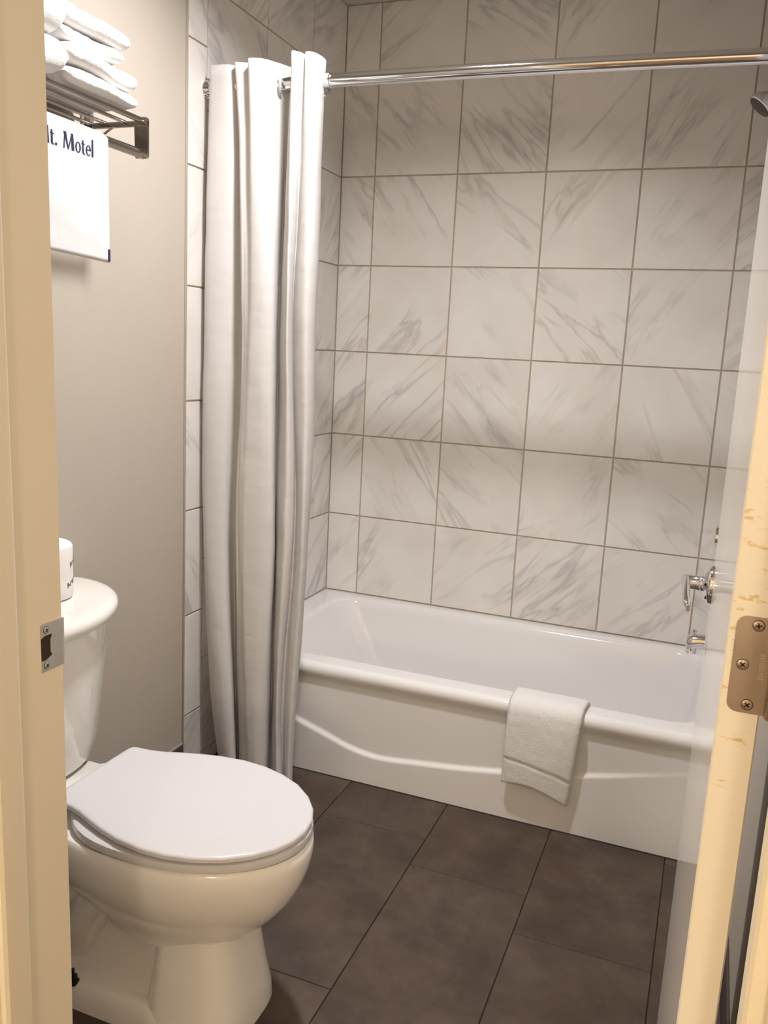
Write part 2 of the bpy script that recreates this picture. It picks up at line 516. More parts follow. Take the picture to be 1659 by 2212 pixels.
bl = tag(box('baseboard_left', (WLX, YJ, 0.0), (WLX + 0.006, STRIP_Y - 0.003, 0.108), M['base'], None, 0.002), kind='structure')
box('caulk_bead', (WLX, YJ, 0.108), (WLX + 0.0045, STRIP_Y - 0.003, 0.1145), M['caulk'], bl, 0.0012)
tag(box('baseboard_right', (XR + 0.0022, YJ, 0.0), (XR + 0.0082, STRIP_Y - 0.003, 0.108), M['base'], None, 0.002), kind='structure')

# front wall with the doorway
v1 = box_geo((WLX, YH, 0), (JL - 0.019, YJ, CEIL))
v2 = box_geo((JR + 0.019, YH, 0), (XR + 0.0082, YJ, CEIL))
v3 = box_geo((JL - 0.019, YH, HEAD + 0.019), (JR + 0.019, YJ, CEIL))
V, F = merge([v1, v2, v3])
tag(make('wall_front', V, F, M['paint']), kind='structure')

# jambs with stops (trim_1 latch side, trim_2 hinge side, trim_3 head)
STOP0 = -2.298
def jamb_profile(sx, x_face):
    """plan polygon of a jamb: board plus door stop; sx=+1 opening lies to +x"""
    t = 0.019; s = 0.011; r_ = 0.005
    pts = [(x_face - sx * t, YJ), (x_face - sx * 0.001, YJ), (x_face, YJ - 0.001), (x_face, STOP0 + 0.0)]
    for k in range(5):
        a = PI / 2 * k / 4
        pts.append((x_face + sx * (s - r_ + r_ * math.sin(a)), STOP0 - r_ + r_ * math.cos(a)))
    pts += [(x_face + sx * s, YH + 0.004), (x_face + sx * (s - 0.003), YH), (x_face - sx * t, YH)]
    return pts
def extrude_z(pts, z0, z1):
    return loft_geo([[(x, y, z0) for x, y in pts], [(x, y, z1) for x, y in pts]])
def bow(z): return -0.0085 * max(0.0, z - 0.35)      # the jamb leans a little out of plumb
V, F = loft_geo([[(x + (bow(z) if y > YH - 0.001 else 0), y, z) for x, y in jamb_profile(1, JL)] for z in (0.0, 0.5, 0.95, 1.05, 1.15, 1.25, 1.35, 1.45, 1.55, 1.65, 1.75, HEAD + 0.019)])
tl = tag(smooth_by_angle(make('trim_1', V, F, M['trim']), 35), kind='structure')
V, F = extrude_z(jamb_profile(-1, JR), 0.0, HEAD + 0.019)
tr_ = tag(smooth_by_angle(make('trim_2', V, F, M['trim']), 35), kind='structure')
V, F = merge([box_geo((JL, YH, HEAD), (JR, YJ, HEAD + 0.019), 0.001), box_geo((JL + 0.011, YH, HEAD - 0.011), (JR - 0.011, STOP0, HEAD), 0.002)])
tag(make('trim_3', V, F, M['trim']), kind='structure')
# casings on the hall side and bathroom side
def casing(name, lo, hi):
    return tag(box(name, lo, hi, M['trim'], None, 0.004), kind='structure')
casing('trim_4', (JL - 0.070, YH - 0.015, 0), (JL - 0.005, YH, HEAD + 0.07))
casing('trim_5', (JR + 0.005, YH - 0.015, 0), (JR + 0.070, YH, HEAD + 0.07))
casing('trim_6', (JL - 0.005, YH - 0.015, HEAD + 0.005), (JR + 0.005, YH, HEAD + 0.07))
casing('trim_7', (JL - 0.080, YJ, 0), (JL - 0.026, YJ + 0.012, HEAD + 0.062))
casing('trim_8', (JL - 0.006, YJ, HEAD + 0.006), (JR + 0.04, YJ + 0.012, HEAD + 0.062))
tag(box('trim_9', (JL, YH - 0.02, 0.0), (JR, STOP0 + 0.03, 0.006), M['steel'], None, 0.002), kind='structure')

# hall around the camera
HX0, HX1, HY0 = -1.2, 2.5, -6.4
tag(box('floor_hall', (HX0, HY0, -0.06), (HX1, YH + 0.02, -0.0005), M['carpet']), kind='structure')
tag(box('ceiling_hall', (HX0, HY0, CEIL), (HX1, YH, CEIL + 0.08), M['ceiling']), kind='structure')
tag(box('wall_hall_left', (HX0 - 0.1, HY0, 0), (HX0, YH, CEIL), M['hall_paint']), kind='structure')
tag(box('wall_hall_right', (HX1, HY0, 0), (HX1 + 0.1, YH, CEIL), M['hall_paint']), kind='structure')
tag(box('wall_hall_rear', (HX0, HY0 - 0.1, 0), (HX1, HY0, CEIL), M['hall_paint']), kind='structure')
V, F = merge([box_geo((HX0, YH - 0.001, 0), (JL - 0.019, YH + 0.02, CEIL)), box_geo((JR + 0.019, YH - 0.001, 0), (HX1, YH + 0.02, CEIL)),
              box_geo((JL - 0.019, YH - 0.001, HEAD + 0.019), (JR + 0.019, YH + 0.02, CEIL))])
tag(make('wall_hall_front', V, F, M['hall_paint']), kind='structure')

# ------------------------------------------------------------------ lamps
def ceiling_lamp(name, label, pos, rad, power, col, glass):
    t = empty(name, (pos[0], pos[1], CEIL))
    tag(t, label, 'lamp')
    v, f = lathe_geo((pos[0], pos[1], CEIL), (0, 0, -1), [(0, rad + 0.028), (0.006, rad + 0.028), (0.010, rad + 0.020), (0.012, rad + 0.004), (0.006, rad), (0.0, rad)], 40)
    smooth_by_angle(make('trim_ring', v, f, M['ceiling'], t))
    v, f = lathe_geo((pos[0], pos[1], CEIL), (0, 0, -1), [(0.0005, rad), (0.004, rad), (0.006, rad * 0.9)], 40)
    smooth_by_angle(make('lens', v, f, glass, t))
    li = bpy.data.lights.new(name + '_light', 'AREA'); li.shape = 'DISK'; li.size = rad * 2
    li.energy = power; li.color = col; li.spread = math.radians(141)
    lo = bpy.data.objects.new('light', li); COL.objects.link(lo); lo.parent = t
    lo.location = (0, 0, -0.014)
    return t
ceiling_lamp('ceiling_lamp', 'small round recessed downlight in the bathroom ceiling', BATH_LAMP_POS, 0.06, BATH_LAMP_POWER, (1.0, 0.975, 0.985), M['lamp_cool'])
def floor_lamp(pos, label, glass):
    t = empty('floor_lamp', (pos[0], pos[1], 0.0)); tag(t, label, 'lamp', 'floor lamps before the doorway')
    v, f = lathe_geo((pos[0], pos[1], 0), (0, 0, 1), [(0, 0.14), (0.012, 0.14), (0.022, 0.12), (0.03, 0.02)], 32); smooth_by_angle(make('base', v, f, M['steel'], t))
    v, f = tube_geo([(pos[0], pos[1], 0.02), (pos[0], pos[1], pos[2] - 0.16)], 0.011, 12); smooth_by_angle(make('pole', v, f, M['steel'], t))
    v, f = lathe_geo((pos[0], pos[1], pos[2]), (0, 0, 1), [(-0.15, 0.05), (-0.13, 0.11), (-0.07, 0.145), (0.0, 0.15), (0.07, 0.145), (0.13, 0.11), (0.15, 0.05)], 32); smooth_by_angle(make('globe', v, f, glass, t), 70)
floor_lamp(HALL_LAMP_POS, 'warm globe floor lamp on the right before the doorway', M['lamp_warm'])
floor_lamp(HALL_FILL_POS, 'unseen warm globe lamp added on the left to light the hinge jamb', M['fill_warm'])  # unseen second lamp, added to brighten the hinge jamb and door edge

# ------------------------------------------------------------------ door leaf, hinges, lever
DY0, DLEN, DT = -2.212, 0.762, 0.035
DXN, DXF = 1.2785, 1.2735          # x of the left face at hinge edge and at latch edge
da = math.atan2(DXF - DXN, DLEN)
def door_pt(u, w, z):
    """u along the leaf from the hinge edge, w across from the left face"""
    return (DXN + w * math.cos(da) + u * math.sin(da), DY0 + u * math.cos(da) - w * math.sin(da), z)
dv, df = box_geo((0, 0, 0.012), (DT, DLEN, 2.035), 0.0015, 1)
dv = [door_pt(p[1], p[0], p[2]) for p in dv]
door = make('door_1', dv, df, M['door'], None, mats=[M['door'], M['door_edge']])
for p in door.data.polygons:
    p.material_index = 1 if p.normal.y < -0.8 else 0
tag(door, kind='structure')
def cross_screw(parent, c, nrm, rad, mat, rot=0.3):
    c = Vector(c); nrm = Vector(nrm).normalized()
    v, f = lathe_geo(c, nrm, [(0.0, rad), (0.0006, rad), (0.0011, rad * 0.8), (0.0013, rad * 0.3)], 20)
    s = smooth_by_angle(make('screw', v, f, mat, parent))
    a = Vector((0, 0, 1)); u = nrm.cross(a).normalized(); w = nrm.cross(u)
    parts = [lathe_geo(c, nrm, [(0.0, rad * 1.13), (0.00035, rad * 1.13), (0.0004, rad * 1.02)], 20)]
    for k in range(2):
        an = rot + k * PI / 2
        dr = u * math.cos(an) + w * math.sin(an); pr_ = nrm.cross(dr)
        h0 = c + nrm * 0.0009; h1 = c + nrm * 0.0016
        L_, W_ = rad * 0.58, rad * 0.13
        q = [dr * L_ + pr_ * W_, dr * L_ - pr_ * W_, -dr * L_ - pr_ * W_, -dr * L_ + pr_ * W_]
        parts.append(loft_geo([[h0 + e for e in q], [h1 + e for e in q]]))
    V, F = merge(parts)
    return V, F
def hinge(zc):
    hh = 0.0445; r_ = 0.009; xl = 0.0065; w1 = 0.0385
    pts = []
    for cz, cx, a0 in ((zc + hh - r_, xl + r_, PI / 2), (zc - hh + r_, xl + r_, PI)):
        for k in range(7):
            a = a0 + PI / 2 * k / 6
            pts.append((cx + r_ * math.cos(a), cz + r_ * math.sin(a)))
    pts += [(w1, zc - hh), (w1, zc + hh)]
    lv, lf = loft_geo([[door_pt(0.0004, x, z) for x, z in pts], [door_pt(-0.0012, x, z) for x, z in pts]])
    h = smooth_by_angle(make('hinge', lv, lf, M['nickel'], door), 30)
    # knuckle barrel
    pin = door_pt(-0.004, 0.0435, zc)
    v, f = lathe_geo((pin[0], pin[1], zc), (0, 0, 1), [(-0.0465, 0.003), (-0.0455, 0.0052), (-0.0445, 0.0058), (-0.0272, 0.0058), (-0.0270, 0.0050), (-0.0262, 0.0050), (-0.026, 0.0058),
        (-0.0092, 0.0058), (-0.009, 0.005), (-0.0082, 0.005), (-0.008, 0.0058), (0.0442, 0.0058), (0.0455, 0.0052), (0.0465, 0.003)], 20)
    smooth_by_angle(make('knuckle', v, f, M['nickel'], h))
    slots = []
    for (x, dz, rt) in ((0.0245, 0.037, 0.15), (0.0157, 0.0, 0.9), (0.0235, -0.0365, 0.75)):
        c = door_pt(-0.0010, x, zc + dz)
        slots.append(cross_screw(h, c, (0, -1, 0), 0.0046, M['nickel'], rt))
    V, F = merge(slots)
    make('screw_slots', V, F, M['black'], h)
    tv, tf = text_geo('DAYBRIAR', 0.0085, 0.00012)
    w_ = max(p.x for p in tv); out = []
    for p in tv:
        out.append(door_pt(-0.0013 - max(0, p.z), 0.0335 - p.y * 0.75, zc - 0.012 + (p.x / w_) * 0.0245))
    # lettering runs up the leaf
    out = [Vector(q) for q in out]
    make('engraving', out, tf, M['nickel_dark'], h)
for zc in (1.0475, 0.25, 1.80):
    hinge(zc)
# hinge leaves on the jamb side, in the recess
for zc in (1.0475, 0.25, 1.80):
    box('hinge_leaf', (JR - 0.0014, -2.254, zc - 0.0445), (JR + 0.0004, YJ - 0.001, zc + 0.0445), M['nickel'], tr_, 0.0005, 1)

# lever handle on the leaf
LU, LZ = 0.702, 0.947
def lever(side):
    """side -1: on the left face (towards the room in view), +1 on the face by the wall"""
    w0 = 0.0 if side < 0 else DT
    def P(u, out, z): return door_pt(u, w0 + side * out, z)
    ax = Vector(P(LU, 1, LZ)) - Vector(P(LU, 0, LZ))
    v, f = lathe_geo(P(LU, 0, LZ), ax, [(-0.002, 0.033), (0.004, 0.033), (0.0075, 0.0305), (0.0105, 0.024), (0.014, 0.0155), (0.018, 0.0125), (0.022, 0.0125)], 36)
    h = smooth_by_angle(make('lever_handle', v, f, M['chrome'], door), 50)
    v, f = lathe_geo(P(LU, 0, LZ), ax, [(0.018, 0.0120), (0.0205, 0.0142), (0.023, 0.0122), (0.040, 0.0114), (0.046, 0.0110), (0.0485, 0.009)], 26)
    smooth_by_angle(make('neck', v, f, M['chrome'], h), 50)
    # grip: flat tapered blade that leaves the neck and runs back towards the hinges, dropping a little
    loops = []
    for k in range(13):
        t = k / 12.0
        u = LU + 0.010 - 0.122 * t
        zc_ = LZ + 0.0025 - 0.006 * t - 0.012 * t * t
        out = 0.0445 - 0.003 * math.sin(t * PI) - 0.010 * t ** 4
        hz = 0.0105 - 0.0022 * t if k not in (0, 12) else 0.006
        hx = 0.0068 - 0.001 * t if k not in (0, 12) else 0.003
        loops.append([P(u, out + hx * math.copysign(abs(math.cos(a)) ** 0.7, math.cos(a)), zc_ + hz * math.copysign(abs(math.sin(a)) ** 0.7, math.sin(a))) for a in [2 * PI * j / 16 for j in range(16)]])
    v, f = loft_geo(loops)
    smooth_by_angle(make('grip', v, f, M['chrome'], h), 60)
    if side < 0:
        c = Vector(P(LU - 0.019, 0.0102, LZ - 0.0185))
        v, f = lathe_geo(c, ax, [(-0.004, 0.0026), (0.0005, 0.0026), (0.0008, 0.001)], 12)
        make('release_hole', v, f, M['black'], h)
lever(-1)
# latch plate on the far edge
lp = [door_pt(DLEN + 0.0008, x, z) for x, z in ((0.005, LZ - 0.028), (0.030, LZ - 0.028), (0.030, LZ + 0.028), (0.005, LZ + 0.028))]
lq = [door_pt(DLEN - 0.001, x, z) for x, z in ((0.005, LZ - 0.028), (0.030, LZ - 0.028), (0.030, LZ + 0.028), (0.005, LZ + 0.028))]
v, f = loft_geo([lq, lp]); make('latch_plate', v, f, M['zinc'], door)

# strike plate on the latch jamb
SZ = 0.9405
JS = JL + bow(SZ)
def strike():
    h = 0.0295; y0, y1 = -2.2555, YJ - 0.0006
    e = empty('strike_plate', (JS, (y0 + y1) / 2, SZ)); e['_o'] = (0, 0, 0); e.location = (0, 0, 0); e.parent = tl
    bm = bmesh.new()
    # plate outline with a D shaped hole opening to the left: built as a grid of pieces
    ya, yb = y0, y1
    hole_y = y0 + 0.0125
    parts = []
    def pl(poly, x0=JS, x1=JS + 0.0014):
        parts.append(loft_geo([[(x0, y, z) for y, z in poly], [(x1, y, z) for y, z in poly]]))
    pl([(hole_y + 0.0035, SZ - h), (yb, SZ - h), (yb, SZ + h), (hole_y + 0.0035, SZ + h)])
    pl([(ya, SZ + 0.0125), (ya + 0.004, SZ + 0.0150), (hole_y + 0.0035, SZ + 0.0150), (hole_y + 0.0035, SZ + h), (ya + 0.002, SZ + h), (ya, SZ + h - 0.002)])
    pl([(ya, SZ - h), (hole_y + 0.0035, SZ - h), (hole_y + 0.0035, SZ - 0.0115), (ya + 0.0055, SZ - 0.0155), (ya, SZ - 0.0150)])
    pl([(hole_y + 0.0015, SZ - 0.0072), (hole_y + 0.0035, SZ - 0.0095), (hole_y + 0.0035, SZ + 0.0115), (hole_y + 0.0015, SZ + 0.0092)])
    # curved lip wrapping the arris
    lip = []
    for k in range(6):
        a = (PI / 2) * k / 5
        yy = YJ - 0.0008 + 0.0062 * math.sin(a); xx = JS + 0.0014 - 0.0062 * (1 - math.cos(a))
        hh = h - 0.0003 - 0.0045 * (k / 5.0) ** 2
        lip.append([(xx, yy, SZ - hh), (xx, yy, SZ + hh), (xx - 0.0014, yy - 0.0004, SZ + hh), (xx - 0.0014, yy - 0.0004, SZ - hh)])
    parts.append(loft_geo(lip))
    V, F = merge(parts)
    s = smooth_by_angle(make('plate', V, F, M['zinc'], e), 30)
    box('latch_hole', (JS - 0.004, y0 + 0.0002, SZ - 0.0158), (JS + 0.0005, hole_y + 0.0036, SZ + 0.0152), M['black'], e)
    slots = []
    for dz in (0.0218, -0.0218):
        slots.append(cross_screw(e, (JS + 0.0013, y0 + 0.0072, SZ + dz), (1, 0, 0), 0.0040, M['zinc'], 0.5))
    V, F = merge(slots); make('screw_slots', V, F, M['black'], e)
strike()

# ------------------------------------------------------------------ bathtub
tub = empty('bathtub', (0.63, -0.38, 0.0))
tag(tub, 'long white built-in bathtub with a curved ridge along its front apron', 'bathtub')
X0, X1 = XL - 0.002, XR + 0.002
DECK = 0.3565
def rrect(x0, x1, y0, y1, rad, z, n=10):
    pts = []
    for cx, cy, a0 in ((x1 - rad, y1 - rad, 0), (x0 + rad, y1 - rad, PI / 2), (x0 + rad, y0 + rad, PI), (x1 - rad, y0 + rad, 1.5 * PI)):
        for k in range(n + 1):
            a = a0 + PI / 2 * k / n
            pts.append((cx + rad * math.cos(a), cy + rad * math.sin(a), z))
    return pts
def basin(ins, rad, z, dxl=0.0, dxr=0.0):
    return rrect(-0.045 + ins + dxl, 1.315 - ins - dxr, -0.682 + ins, -0.050 - ins, rad, z)
loops = [rrect(X0, X1, -0.742, 0.002, 0.004, DECK - 0.02), rrect(X0, X1, -0.742, 0.002, 0.004, DECK),
         basin(-0.012, 0.115, DECK + 0.0008), basin(-0.002, 0.11, DECK - 0.0005), basin(0.006, 0.105, DECK - 0.005), basin(0.013, 0.10, DECK - 0.014), basin(0.018, 0.10, DECK - 0.03),
         basin(0.030, 0.10, 0.24, 0.035), basin(0.044, 0.10, 0.14, 0.075), basin(0.056, 0.10, 0.095, 0.10), basin(0.075, 0.09, 0.066, 0.12), basin(0.105, 0.08, 0.053, 0.15), basin(0.16, 0.06, 0.050, 0.2)]
V, F = loft_geo(loops, False, True)
smooth_by_angle(make('basin', V, F, M['tub'], tub), 45)
RID = [(-0.14, 0.245), (0.0, 0.205), (0.128, 0.166), (0.226, 0.136), (0.321, 0.107), (0.414, 0.096), (0.532, 0.107), (0.675, 0.123), (0.791, 0.141), (1.017, 0.182), (1.186, 0.222), (1.40, 0.275)]
prof = [(-0.738, DECK), (-0.745, DECK - 0.0004), (-0.752, DECK - 0.0028), (-0.758, DECK - 0.0075), (-0.7618, DECK - 0.014), (-0.7632, DECK - 0.022), (-0.7625, DECK - 0.030), (-0.7595, DECK - 0.038), (-0.755, DECK - 0.045), (-0.7515, DECK - 0.053)]
NX = 140
zs = [prof[-1][1] - (prof[-1][1]) * k / 84.0 for k in range(1, 85)]
V, F = [], []
for i in range(NX + 1):
    x = X0 + (X1 - X0) * i / NX
    for (y, z) in prof: V.append((x, y, z))
    amp = 0.0105 * (1 - 0.9 * smooth_step(0.85, 1.28, x))
    zc_ = interp(RID, x)
    for z in zs:
        low = 1 - smooth_step(zc_ - 0.008, zc_ + 0.005, z)
        V.append((x, -0.7500 - 0.0015 * smooth_step(0.29, 0.32, z) - amp * low - (0.0105 - amp) * (1 - smooth_step(0.0, 0.25, z)), z))
n = len(prof) + len(zs)
for i in range(NX):
    for k in range(n - 1):
        F.append([i * n + k, (i + 1) * n + k, (i + 1) * n + k + 1, i * n + k + 1])
ap = make('apron', V, F, M['tub'], tub, smooth=True)
v, f = lathe_geo((1.10, -0.366, 0.0505), (0, 0, 1), [(0, 0.036), (0.003, 0.036), (0.004, 0.030), (0.002, 0.022)], 24)
smooth_by_angle(make('drain', v, f, M['chrome'], tub))
v, f = lathe_geo((1.262, -0.366, 0.165), (-1, 0, 0.12), [(-0.006, 0.036), (0.006, 0.036), (0.009, 0.030), (0.010, 0.012)], 28)
smooth_by_angle(make('overflow_plate', v, f, M['chrome'], tub))
box('sealant_line', (X0, -0.764, -0.0005), (X1, -0.7575, 0.0022), M['joint'], tub, 0.0008, 1)

# ------------------------------------------------------------------ tub spout, valve, shower head on the right wall
sp = empty('tub_spout', (XR, -0.38, 0.497)); tag(sp, 'chrome tub spout with a lift knob above the tub end', 'spout')
loops = []
for (x, zc_, hz, hy) in ((XR + 0.004, 0.497, 0.026, 0.026), (XR - 0.01, 0.497, 0.026, 0.026), (XR - 0.05, 0.498, 0.0245, 0.0245), (XR - 0.09, 0.500, 0.0225, 0.0225), (XR - 0.118, 0.4985, 0.0215, 0.021), (XR - 0.135, 0.492, 0.0255, 0.0205), (XR - 0.147, 0.487, 0.0275, 0.019), (XR - 0.152, 0.483, 0.024, 0.014)):
    loops.append([(x, -0.38 + hy * math.cos(a), zc_ + hz * math.sin(a)) for a in [2 * PI * j / 22 for j in range(22)]])
v, f = loft_geo(loops); smooth_by_angle(make('body', v, f, M['chrome'], sp), 60)
v, f = lathe_geo((XR - 0.136, -0.38, 0.472), (0, 0, -1), [(-0.012, 0.0165), (0.012, 0.0165), (0.0125, 0.012)], 20); smooth_by_angle(make('outlet', v, f, M['chrome'], sp))
v, f = lathe_geo((XR - 0.132, -0.38, 0.512), (0, 0, 1), [(0, 0.004), (0.012, 0.004), (0.0135, 0.0085), (0.018, 0.0085), (0.020, 0.006)], 18); smooth_by_angle(make('diverter_knob', v, f, M['chrome'], sp))
va = empty('shower_valve', (XR, -0.38, 0.82)); tag(va, 'chrome shower valve handle seen as a dark sliver past the door edge', 'valve')
v, f = lathe_geo((XR, -0.38, 0.82), (-1, 0, 0), [(-0.004, 0.082), (0.004, 0.082), (0.010, 0.074), (0.014, 0.04), (0.016, 0.026)], 36); smooth_by_angle(make('escutcheon', v, f, M['chrome'], va))
v, f = lathe_geo((XR, -0.38, 0.82), (-1, 0, 0), [(0.012, 0.023), (0.055, 0.023), (0.058, 0.030), (0.100, 0.034), (0.107, 0.033), (0.1085, 0.02)], 30); smooth_by_angle(make('handle', v, f, M['chrome'], va))
sh = empty('wall_shower', (XR, -0.38, 2.06)); tag(sh, 'chrome shower head on a bent arm high on the tiled end wall', 'shower')
v, f = tube_geo([(XR + 0.004, -0.38, 2.075), (XR - 0.03, -0.38, 2.075), (XR - 0.055, -0.38, 2.068), (XR - 0.078, -0.38, 2.05), (XR - 0.092, -0.38, 2.034)], 0.0095, 14); smooth_by_angle(make('arm', v, f, M['chrome'], sh), 60)
v, f = lathe_geo((XR, -0.38, 2.075), (-1, 0, 0), [(-0.003, 0.03), (0.003, 0.03), (0.008, 0.02), (0.010, 0.011)], 24); smooth_by_angle(make('flange', v, f, M['chrome'], sh))
hd = Vector((-0.66, -0.12, -0.74)).normalized()
v, f = lathe_geo((XR - 0.088, -0.38, 2.038), hd, [(-0.006, 0.011), (0.004, 0.014), (0.012, 0.014), (0.018, 0.011), (0.026, 0.018), (0.045, 0.034), (0.052, 0.0375), (0.062, 0.0375), (0.064, 0.034)], 30); smooth_by_angle(make('head', v, f, M['chrome'], sh), 40)
v, f = lathe_geo((XR - 0.088, -0.38, 2.038), hd, [(0.063, 0.033), (0.0655, 0.032), (0.066, 0.02)], 30); smooth_by_angle(make('spray_face', v, f, M['dark_metal'], sh))

# ------------------------------------------------------------------ curtain rod and shower curtain
rod = empty('curtain_rod', (0.63, -0.888, 1.965)); tag(rod, 'polished chrome curtain rod spanning the alcove above the tub', 'rod')
def rod_pt(x):
    t = (x - XL) / (XR - XL)
    return Vector((x, -0.888 - 0.012 * 4 * t * (1 - t), 1.972 - 0.014 * t + 0.006 * 4 * t * (1 - t) * 0.6))
v, f = tube_geo([rod_pt(XL + 0.004 + (XR - XL - 0.008) * k / 24) for k in range(25)], 0.0165, 28); smooth_by_angle(make('tube', v, f, M['chrome'], rod), 60)
for x, s in ((XL, 1), (XR, -1)):
    p = rod_pt(x)
    v, f = lathe_geo(p, (s, 0, 0), [(-0.001, 0.025), (0.004, 0.025), (0.008, 0.022), (0.018, 0.0185), (0.024, 0.0175)], 32); smooth_by_angle(make('end_flange', v, f, M['chrome'], rod), 50)
p = rod_pt(0.235)
v, f = lathe_geo(p - Vector((0.016, 0, 0)), (1, 0, 0), [(0, 0.0158), (0.0, 0.0185), (0.022, 0.0185), (0.024, 0.0158)], 28); smooth_by_angle(make('collar', v, f, M['chrome'], rod), 40)

TOP = [(-.100,-.860),(-.108,-.895),(-.104,-.916),(-.078,-.921),(-.045,-.915),(-.028,-.895),(-.027,-.915),(-.020,-.934),(-.002,-.926),(.020,-.918),(.031,-.950),(.066,-.940),(.090,-.900),(.115,-.862),(.156,-.950),(.170,-.974),(.184,-.963),(.190,-.942),(.199,-.961),(.214,-.958),(.223,-.934),(.221,-.892),(.196,-.842)]
MID = [(-0.12,-0.84),(-0.124,-0.895),(-0.105,-0.925),(-0.070,-0.930),(-0.035,-0.915),(-0.022,-0.885),(-0.010,-0.885),(0.020,-0.938),(0.032,-0.946),(0.046,-0.952),(0.067,-0.965),(0.102,-0.965),(0.119,-0.945),(0.1,-0.885),(0.143,-0.935),(0.174,-0.97),(0.174,-0.945),(0.169,-0.925),(0.2,-0.955),(0.228,-0.965),(0.235,-0.93),(0.213,-0.88),(0.167,-0.82)]
MD2 = [(-0.111,-0.84),(-0.119,-0.9),(-0.098,-0.927),(-0.066,-0.932),(-0.038,-0.92),(-0.030,-0.885),(-0.018,-0.885),(0.012,-0.938),(0.025,-0.948),(0.040,-0.957),(0.058,-0.965),(0.11,-0.965),(0.135,-0.945),(0.114,-0.89),(0.149,-0.935),(0.183,-0.965),(0.195,-0.95),(0.192,-0.925),(0.217,-0.95),(0.236,-0.96),(0.234,-0.93),(0.213,-0.88),(0.166,-0.82)]
LOW = [(-0.085,-0.84),(-0.086,-0.9),(-0.056,-0.935),(-0.017,-0.95),(0.005,-0.935),(-0.011,-0.89),(-0.003,-0.89),(0.034,-0.936),(0.047,-0.948),(0.061,-0.957),(0.077,-0.965),(0.108,-0.965),(0.127,-0.945),(0.11,-0.89),(0.146,-0.935),(0.168,-0.96),(0.172,-0.945),(0.17,-0.925),(0.192,-0.945),(0.209,-0.95),(0.21,-0.925),(0.192,-0.88),(0.154,-0.82)]
BOT = [(-0.061,-0.845),(-0.051,-0.9),(-0.023,-0.935),(0.009,-0.95),(0.025,-0.94),(0.008,-0.9),(0.015,-0.9),(0.047,-0.940),(0.060,-0.952),(0.074,-0.962),(0.09,-0.97),(0.118,-0.97),(0.132,-0.95),(0.117,-0.9),(0.154,-0.94),(0.182,-0.965),(0.189,-0.955),(0.185,-0.935),(0.202,-0.95),(0.213,-0.955),(0.208,-0.93),(0.188,-0.89),(0.144,-0.83)]
LEV = [(0.018, BOT), (0.27, LOW), (0.79, MD2), (1.36, MID), (1.86, None), (2.022, TOP)]
LEV[4] = (1.86, [((a[0] * 0.62 + b[0] * 0.38), (a[1] * 0.62 + b[1] * 0.38)) for a, b in zip(TOP, MID)])
curt = empty('shower_curtain', (0.06, -0.9, 0.018)); tag(curt, 'white fabric shower curtain bunched in folds at the left end of the rod', 'curtain')
NC, SUB, NZ = 23, 7, 70
rows = []
for iz in range(NZ + 1):
    z = 0.018 + (2.022 - 0.018) * iz / NZ
    ctr = [(interp([(h, l[k][0]) for h, l in LEV], z), interp([(h, l[k][1]) for h, l in LEV], z)) for k in range(NC)]
    ln = []
    for k in range(NC - 1):
        p0 = ctr[max(k - 1, 0)]; p1 = ctr[k]; p2 = ctr[k + 1]; p3 = ctr[min(k + 2, NC - 1)]
        for s in range(SUB):
            t = s / SUB
            q = []
            for c in (0, 1):
                q.append(0.5 * ((2 * p1[c]) + (-p0[c] + p2[c]) * t + (2 * p0[c] - 5 * p1[c] + 4 * p2[c] - p3[c]) * t * t + (-p0[c] + 3 * p1[c] - 3 * p2[c] + p3[c]) * t ** 3))
            ln.append(q)
    ln.append(list(ctr[-1]))
    row = []
    for j, q in enumerate(ln):
        w = noise.noise(Vector((j * 0.05, z * 3.1, 1.7))) * 0.005 + noise.noise(Vector((j * 0.11, z * 11.0, 5.2))) * 0.0016
        row.append(Vector((max(q[0] + w * 0.4, XL + 0.004), q[1] + w, z)))
    rows.append(row)
n = len(rows[0]); V = [p for r_ in rows for p in r_]; F = []
for a in range(NZ):
    for b_ in range(n - 1):
        F.append([a * n + b_, a * n + b_ + 1, (a + 1) * n + b_ + 1, (a + 1) * n + b_])
cs = make('cloth', V, F, M['curtain'], curt, smooth=True)
md = cs.modifiers.new('thickness', 'SOLIDIFY'); md.thickness = 0.0012; md.offset = 0
# rings set in the cloth, threaded on the rod
for x, tilt in ((0.095, 0.45), (0.217, -0.5)):
    c = rod_pt(x); R_ = 0.0255; r_ = 0.0042
    ax = Vector((math.cos(tilt), math.sin(tilt), 0)); u = Vector((0, 0, 1)); w = ax.cross(u)
    loops = []
    for k in range(30):
        a = 2 * PI * k / 30; dr = u * math.cos(a) + w * math.sin(a); cc = c + dr * R_ - u * 0.009
        loops.append([cc + dr * r_ * math.cos(b_) + ax * r_ * math.sin(b_) for b_ in [2 * PI * j / 10 for j in range(10)]])
    loops.append(loops[0])
    v, f = loft_geo(loops, False, False)
    make('ring', v, f, M['ring'], curt, smooth=True)

